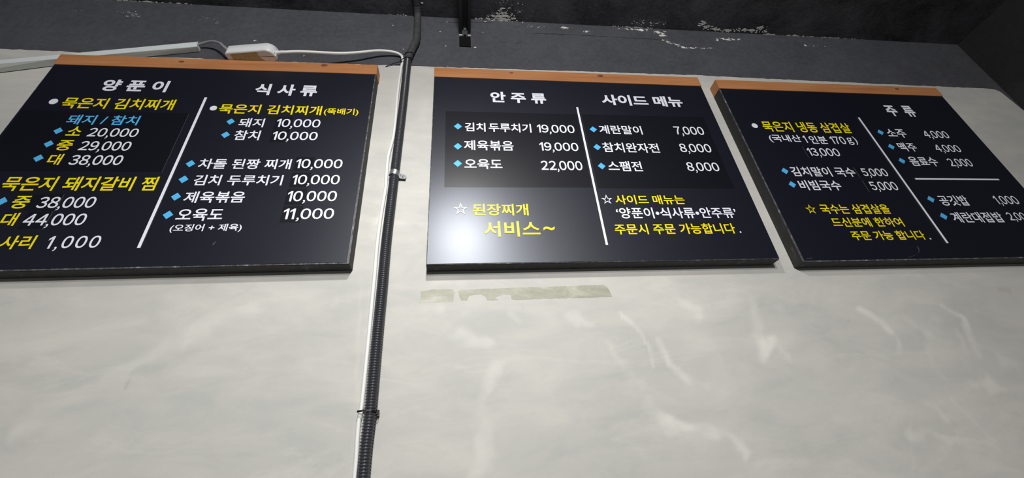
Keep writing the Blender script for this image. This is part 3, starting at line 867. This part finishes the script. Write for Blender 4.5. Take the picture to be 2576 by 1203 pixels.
# ------------------------------------------------------------------ corrugated conduit
COND = [(-0.189, 0.0255, 0.05), (-0.189, 0.0255, 0.8), (-0.1885, 0.0255, 1.4)] + [
    (-0.1896, 0.0255, 1.6159),
    (-0.1893, 0.0255, 1.65),
    (-0.1883, 0.0255, 1.6968),
    (-0.1892, 0.0255, 1.8037),
    (-0.1896, 0.0255, 1.8832),
    (-0.1897, 0.0255, 1.9704),
    (-0.1909, 0.0255, 2.1008),
    (-0.1884, 0.0255, 2.2507),
    (-0.1872, 0.0255, 2.3358),
    (-0.1848, 0.0255, 2.4736),
    (-0.1828, 0.0255, 2.6202),
    (-0.1822, 0.0255, 2.8081)]
root = thing('cable_conduit', 'black corrugated conduit running down the plaster wall between two menu boards', 'conduit', (0, 0, 0))
pts = resample(catmull(COND, 0.004), 0.0014)
bm = bmesh.new()
def rib(i): return 0.0127 if i % 4 in (0, 1) else 0.0098
add_tube(bm, pts, rib, 20)
for f in bm.faces: f.smooth = True
link_mesh('corrugated_tube', bm, M_TUBE, root)
COND2 = [COND[-1], (-0.1795, 0.0255, 2.8256), (-0.1705, 0.0255, 2.8654), (-0.1610, 0.0255, 2.9066), (-0.1582, 0.0255, 2.9438), (-0.1605, 0.0255, 3.030), (-0.1608, 0.018, 3.058), (-0.1608, -0.006, 3.0695), (-0.1608, -0.05, 3.070), (-0.1608, -0.4, 3.070), (-0.1608, -1.6, 3.070)]
pts = resample(catmull(COND2, 0.004), 0.0014)
bm = bmesh.new()
add_tube(bm, pts, lambda i: 0.0129 if i % 4 in (0, 1) else 0.0126, 18)
o = link_mesh('painted_tube', bm, M_TUBEP, root); tag(o, 'black painted upper section')

# white cable beside it
CAB = [
    (-0.556, -0.0215, 2.755),
    (-0.548, -0.0215, 2.7556),
    (-0.5013, -0.016, 2.769),
    (-0.3999, 0.0, 2.7908),
    (-0.341, 0.006, 2.8077),
    (-0.281, 0.013, 2.8317),
    (-0.2372, 0.02, 2.8395),
    (-0.2116, 0.026, 2.8362),
    (-0.2006, 0.029, 2.8184),
    (-0.2027, 0.0332, 2.7611),
    (-0.2045, 0.0332, 2.695),
    (-0.2048, 0.0332, 2.6211),
    (-0.203, 0.0332, 2.5305),
    (-0.2041, 0.0332, 2.4525),
    (-0.2112, 0.0332, 2.3868),
    (-0.2119, 0.0332, 2.3422),
    (-0.2097, 0.0332, 2.2784),
    (-0.2095, 0.0332, 2.2565),
    (-0.2131, 0.0332, 2.1772),
    (-0.2144, 0.0332, 2.0907),
    (-0.212, 0.0332, 2.0036),
    (-0.2116, 0.0332, 1.9714),
    (-0.2103, 0.0332, 1.8866),
    (-0.2091, 0.0332, 1.8066),
    (-0.2083, 0.0332, 1.7095),
    (-0.2102, 0.0332, 1.669),
    (-0.2067, 0.0332, 1.5908),
    (-0.2075, 0.0332, 1.5),
    (-0.2075, 0.0332, 1.0),
    (-0.2075, 0.0332, 0.05)]
bm = bmesh.new()
add_tube(bm, catmull(CAB, 0.006), 0.0044, 12)
o = link_mesh('white_cable', bm, M_CABLE)
tag(o, 'white cable running from the adapter and down beside the black conduit', 'cable')

# saddle clamp
root = thing('saddle_clamp', 'small shiny steel saddle clamp with a screw holding the conduit to the wall', 'clamp', (-0.1875, 0.0255, 2.3065), math.radians(9))
bm = bmesh.new()
prof = []
for i in range(17):
    a = math.radians(175 - 170 * i / 16 + 180)
    prof.append((0.0138 * math.cos(a), 0.0138 * math.sin(a)))
prof = [(-0.0138, 0.0105)] + prof + [(0.0150, 0.0015), (0.0165, 0.0030), (0.0310, 0.0030)]
def strap(bm_, prof_, w_, th_):
    rows = []
    for i, (u_, v_) in enumerate(prof_):
        a = Vector(prof_[max(i - 1, 0)]); b = Vector(prof_[min(i + 1, len(prof_) - 1)])
        t_ = (b - a).normalized(); nn = Vector((-t_.y, t_.x))
        ww = w_ if i < len(prof_) - 1 else w_ * 0.8
        rows.append([bm_.verts.new((u_, v_, -ww / 2)), bm_.verts.new((u_, v_, ww / 2)), bm_.verts.new((u_ + nn.x * th_, v_ + nn.y * th_, ww / 2)), bm_.verts.new((u_ + nn.x * th_, v_ + nn.y * th_, -ww / 2))])
    fs = []
    for a, b in zip(rows, rows[1:]):
        for j in range(4): fs.append(bm_.faces.new((a[j], b[j], b[(j + 1) % 4], a[(j + 1) % 4])))
    fs.append(bm_.faces.new(rows[0])); fs.append(bm_.faces.new(rows[-1][::-1]))
    bmesh.ops.recalc_face_normals(bm_, faces=fs)
strap(bm, prof, 0.0155, 0.0012)
link_mesh('strap', bm, M_STEEL, root)
bm = bmesh.new()
bmesh.ops.create_cone(bm, cap_ends=True, segments=20, radius1=0.0042, radius2=0.0032, depth=0.0026, matrix=Matrix.Translation((0.0235, 0.0010, 0)) @ Matrix.Rotation(math.pi / 2, 4, 'X'))
link_mesh('screw', bm, M_SCREW, root)
bm = bmesh.new()
add_box(bm, 0.0145, 0.030, 0.0045, 0.0122, -0.0072, 0.006, 0.0006)  # black block added behind the tab, standing in for the shade in that gap
o = link_mesh('tab_shade_block', bm, M_TIE, root); tag(o, 'black block standing in for the shade under the tab')

# cable ties
def cable_tie(label, cx, cz, tilt, x0, x1, head_dx, tail=None):
    root_ = thing('cable_tie', label, 'cable tie', (cx, 0.0255, cz), tilt, 'cable ties around the conduit')
    bm_ = bmesh.new()
    loop = []
    for i in range(28):
        a = 2 * math.pi * i / 28
        px_, py_ = math.cos(a), math.sin(a)
        u_ = ((x0 + x1) / 2 + (x1 - x0) / 2 * (abs(px_) ** 0.75) * (1 if px_ > 0 else -1))
        w_ = 0.0131 * (abs(py_) ** 0.85) * (1 if py_ > 0 else -1)
        if u_ < -0.012 and w_ < -0.004: w_ = max(w_, -0.004 - 0.6 * (u_ + 0.021) * 1)
        loop.append((u_, min(w_, 0.0117)))
    a_ = [bm_.verts.new((u_, v_, -0.0018)) for u_, v_ in loop]; b_ = [bm_.verts.new((u_, v_, 0.0018)) for u_, v_ in loop]
    c_ = [bm_.verts.new((u_ * 1.05, v_ * 1.05, -0.0018)) for u_, v_ in loop]; d_ = [bm_.verts.new((u_ * 1.05, v_ * 1.05, 0.0018)) for u_, v_ in loop]
    fs = []
    for i in range(28):
        j = (i + 1) % 28
        fs += [bm_.faces.new((c_[i], c_[j], d_[j], d_[i])), bm_.faces.new((a_[i], b_[i], b_[j], a_[j])), bm_.faces.new((a_[i], a_[j], c_[j], c_[i])), bm_.faces.new((b_[i], d_[i], d_[j], b_[j]))]
    bmesh.ops.recalc_face_normals(bm_, faces=fs)
    link_mesh('band', bm_, M_TIE, root_)
    bm_ = bmesh.new()
    add_box(bm_, head_dx - 0.003, head_dx + 0.003, -0.004, 0.004, -0.006, 0.003, 0.0008)
    link_mesh('locking_head', bm_, M_TIE, root_)
    if tail:
        bm_ = bmesh.new()
        add_tube(bm_, catmull(tail, 0.004), 0.0014, 8)
        link_mesh('tail', bm_, M_TIE, root_)
cable_tie('black cable tie low on the conduit, binding the white cable to it below the boards', -0.1888, 1.6962, 0.05, -0.0240, 0.0132, 0.0150)
cable_tie('black cable tie at the top edge of the plaster, just below another tie', -0.1822, 2.8035, -0.22, -0.0205, 0.0132, -0.0225,
          [(-0.0225, 0, -0.002), (-0.04, 0.004, -0.0005), (-0.06, 0.008, -0.002), (-0.075, 0.0105, -0.006)])
cable_tie('topmost black cable tie, where the white cable bends onto the conduit', -0.1775, 2.8300, -0.30, -0.0190, 0.0132, -0.004)

# ------------------------------------------------------------------ ceiling rail with hanger
root = thing('strut_channel', 'black steel channel rail hung under the dark ceiling, ending at the wall', 'steel rail', (0.0115, 0, 0))
ZS = 2.972
bm = bmesh.new()
hw = 0.0205
add_box(bm, -hw, -hw + 0.003, -1.7, 0.0355, ZS, ZS + 0.041)
add_box(bm, hw - 0.003, hw, -1.7, 0.0355, ZS, ZS + 0.041)
add_box(bm, -hw + 0.003, hw - 0.003, -1.7, 0.0355, ZS + 0.038, ZS + 0.041)
add_box(bm, -hw + 0.003, -hw + 0.0105, -1.7, 0.0355, ZS, ZS + 0.0025)
add_box(bm, hw - 0.0105, hw - 0.003, -1.7, 0.0355, ZS, ZS + 0.0025)
link_mesh('channel', bm, M_STRUT, root)
bm = bmesh.new()
add_box(bm, -hw - 0.0002, -hw + 0.0105, 0.0300, 0.0368, ZS - 0.0050, ZS + 0.0002)
add_box(bm, hw - 0.0105, hw + 0.0002, 0.0300, 0.0368, ZS - 0.0050, ZS + 0.0002)
o = link_mesh('cut_end', bm, M_CUT, root); tag(o, 'bare bright cut ends')
bm = bmesh.new()
add_box(bm, -hw, hw, 0.0330, 0.0368, ZS - 0.064, ZS - 0.0055, 0.0006)
link_mesh('wall_plate', bm, M_PLATE, root)
bm = bmesh.new()
bmesh.ops.create_cone(bm, cap_ends=True, segments=6, radius1=0.0062, radius2=0.0062, depth=0.005, matrix=Matrix.Translation((0, 0.012, ZS + 0.002)))
bmesh.ops.create_cone(bm, cap_ends=True, segments=14, radius1=0.003, radius2=0.003, depth=0.012, matrix=Matrix.Translation((0, 0.012, ZS + 0.002)))
o = link_mesh('bolt', bm, M_STEEL, root); tag(o, 'grey steel bolt')
for yy in (-0.35, -1.3):
    bm = bmesh.new()
    bmesh.ops.create_cone(bm, cap_ends=True, segments=12, radius1=0.005, radius2=0.005, depth=ZC - ZS - 0.041, matrix=Matrix.Translation((0, yy, (ZC + ZS + 0.041) / 2)))
    link_mesh('hanger_rod', bm, M_STRUT, root)

# ------------------------------------------------------------------ led bar leaning on the left board
root = thing('led_bar', 'long pale aluminium light bar, unlit, resting on top of the left menu board', 'light bar', (0, 0, 0))
fb0, fb1 = Vector((-1.600, 0.0175, 2.6375)), Vector((-0.8420, 0.018, 2.8195))
ax_ = (fb1 - fb0).normalized()
upv = Vector((-ax_.z, 0, ax_.x))
def bar(h0, h1, y0, y1, v0, v1, mat, name):
    bm_ = bmesh.new()
    ring = []
    for P_, hh_, dd, drop in ((fb0, h0, y0, -0.030), (fb0.lerp(fb1, 0.5), (h0 + h1) / 2, (y0 + y1) / 2, -0.003), (fb1, h1, y1, 0.0)):
        ring.append([bm_.verts.new(P_ + upv * v0), bm_.verts.new(P_ + upv * hh_), bm_.verts.new(P_ + upv * (hh_ + drop * 0.4) + Vector((0, dd, 0))), bm_.verts.new(P_ + upv * (v0 + drop) + Vector((0, dd, 0)) + upv * v1)])
    fs = [bm_.faces.new((q0[j], q1[j], q1[(j + 1) % 4], q0[(j + 1) % 4])) for q0, q1 in zip(ring, ring[1:]) for j in range(4)] + [bm_.faces.new(ring[0][::-1]), bm_.faces.new(ring[-1])]
    bmesh.ops.recalc_face_normals(bm_, faces=fs)
    return link_mesh(name, bm_, mat, root)
bar(0.017, 0.026, 0.018, 0.017, 0.0012, 0.0, M_ALU, 'profile')
o = bar(0.0014, 0.0014, 0.018, 0.017, -0.0004, 0.0, M_DIFF, 'diffuser'); tag(o, 'greenish grey diffuser strip')
bm = bmesh.new()
P_ = fb1 + ax_ * 0.0008
add_prism(bm, [(P_.x, P_.z - 0.001), (P_.x + 0.0012, P_.z - 0.001), (P_.x + 0.0012 - 0.006, P_.z + 0.0265), (P_.x - 0.006, P_.z + 0.0265)], 0.0172, 0.0358)
link_mesh('end_cap', bm, M_ALU, root)

bm = bmesh.new()
add_tube(bm, catmull([(-0.862, 0.027, 2.832), (-0.8478, 0.024, 2.8385), (-0.8164, 0.015, 2.8405), (-0.790, 0.005, 2.8325), (-0.7741, 0.0, 2.8215), (-0.7540, -0.008, 2.804), (-0.735, -0.010, 2.782), (-0.716, -0.008, 2.766)], 0.004), 0.0040, 12)
o = link_mesh('grey_cord', bm, M_CORD)
tag(o, 'short grey cord arching between the light bar and the white adapter', 'cord')

# white power adapter lying on the rail, overhanging its front edge
root = thing('power_adapter', 'white power adapter with a brown glue patch, lying on the left board top', 'adapter', (-0.7215, -0.0222, 2.7368))
root.rotation_euler = (0, 0, math.radians(-7.6))
AH = 0.0385
out = rounded(0.147, 0.050, (0.010, 0.026, 0.026, 0.010))
bm = bmesh.new()
def slab(bm_, o_, z0, z1, inset0=0.0, inset1=0.0):
    cx_, cy_ = 0.0735, 0.025
    def sh(i_): return [(cx_ + (a - cx_) * (1 - i_ / 0.0735), cy_ + (b - cy_) * (1 - i_ / 0.025)) for a, b in o_]
    lv = [(z0, inset0 + 0.0012), (z0 + 0.0012, inset0), (z1 - 0.003, inset1), (z1, inset1 + 0.003)]
    rs = [[bm_.verts.new((a, b, z_)) for a, b in sh(i_)] for z_, i_ in lv]
    fs = []
    for a, b in zip(rs, rs[1:]):
        for j in range(len(a)): fs.append(bm_.faces.new((a[j], a[(j + 1) % len(a)], b[(j + 1) % len(a)], b[j])))
    for f_ in fs: f_.smooth = True
    fs += [bm_.faces.new(rs[0][::-1]), bm_.faces.new(rs[-1])]
    bmesh.ops.recalc_face_normals(bm_, faces=fs)
slab(bm, out, 0.0022, AH)
link_mesh('case', bm, M_CASE, root)
bm = bmesh.new()
slab(bm, out, 0.0006, 0.0046, 0.0022, 0.0012)
link_mesh('base_plate', bm, M_CASEB, root)
bm = bmesh.new()
lp = [(0.018, 0.004), (0.100, 0.004), (0.098, 0.018), (0.106, 0.030), (0.112, 0.040), (0.018, 0.042)]
a = [bm.verts.new((u_, v_, 0.0002)) for u_, v_ in lp]; b = [bm.verts.new((u_, v_, 0.0008)) for u_, v_ in lp]
fs = [bm.faces.new(a)] + [bm.faces.new((a[i], b[i], b[(i + 1) % 6], a[(i + 1) % 6])) for i in range(6)]
bmesh.ops.recalc_face_normals(bm, faces=fs)
o = link_mesh('label_patch', bm, M_LABEL, root); tag(o, 'brown glue patch')
bm = bmesh.new()
sp = catmull([(0.144, 0.022, 0.0165), (0.158, 0.0225, 0.0175), (0.170, 0.023, 0.0185)], 0.0012)
add_tube(bm, sp, lambda i: 0.0062 - 0.00008 * i if i % 4 < 2 else 0.0050, 14)
link_mesh('strain_relief', bm, M_CASE, root)
bm = bmesh.new()
for q_ in range(3):
    add_box(bm, 0.1385 + q_ * 0.0030, 0.1400 + q_ * 0.0030, 0.010 + q_ * .002, 0.036 - q_ * .002, 0.004, 0.022 - q_ * 0.002, 0.0004)
link_mesh('grip_rib', bm, M_CASE, root)
bm = bmesh.new()
sp = catmull([(-0.0005, 0.013, 0.032), (-0.012, 0.012, 0.043), (-0.026, 0.0135, 0.058)], 0.0015)
add_tube(bm, sp, lambda i: 0.0052 if i % 4 < 2 else 0.0047, 12)
o = link_mesh('cord_grip', bm, M_CORD, root); tag(o, 'grey cord grip')
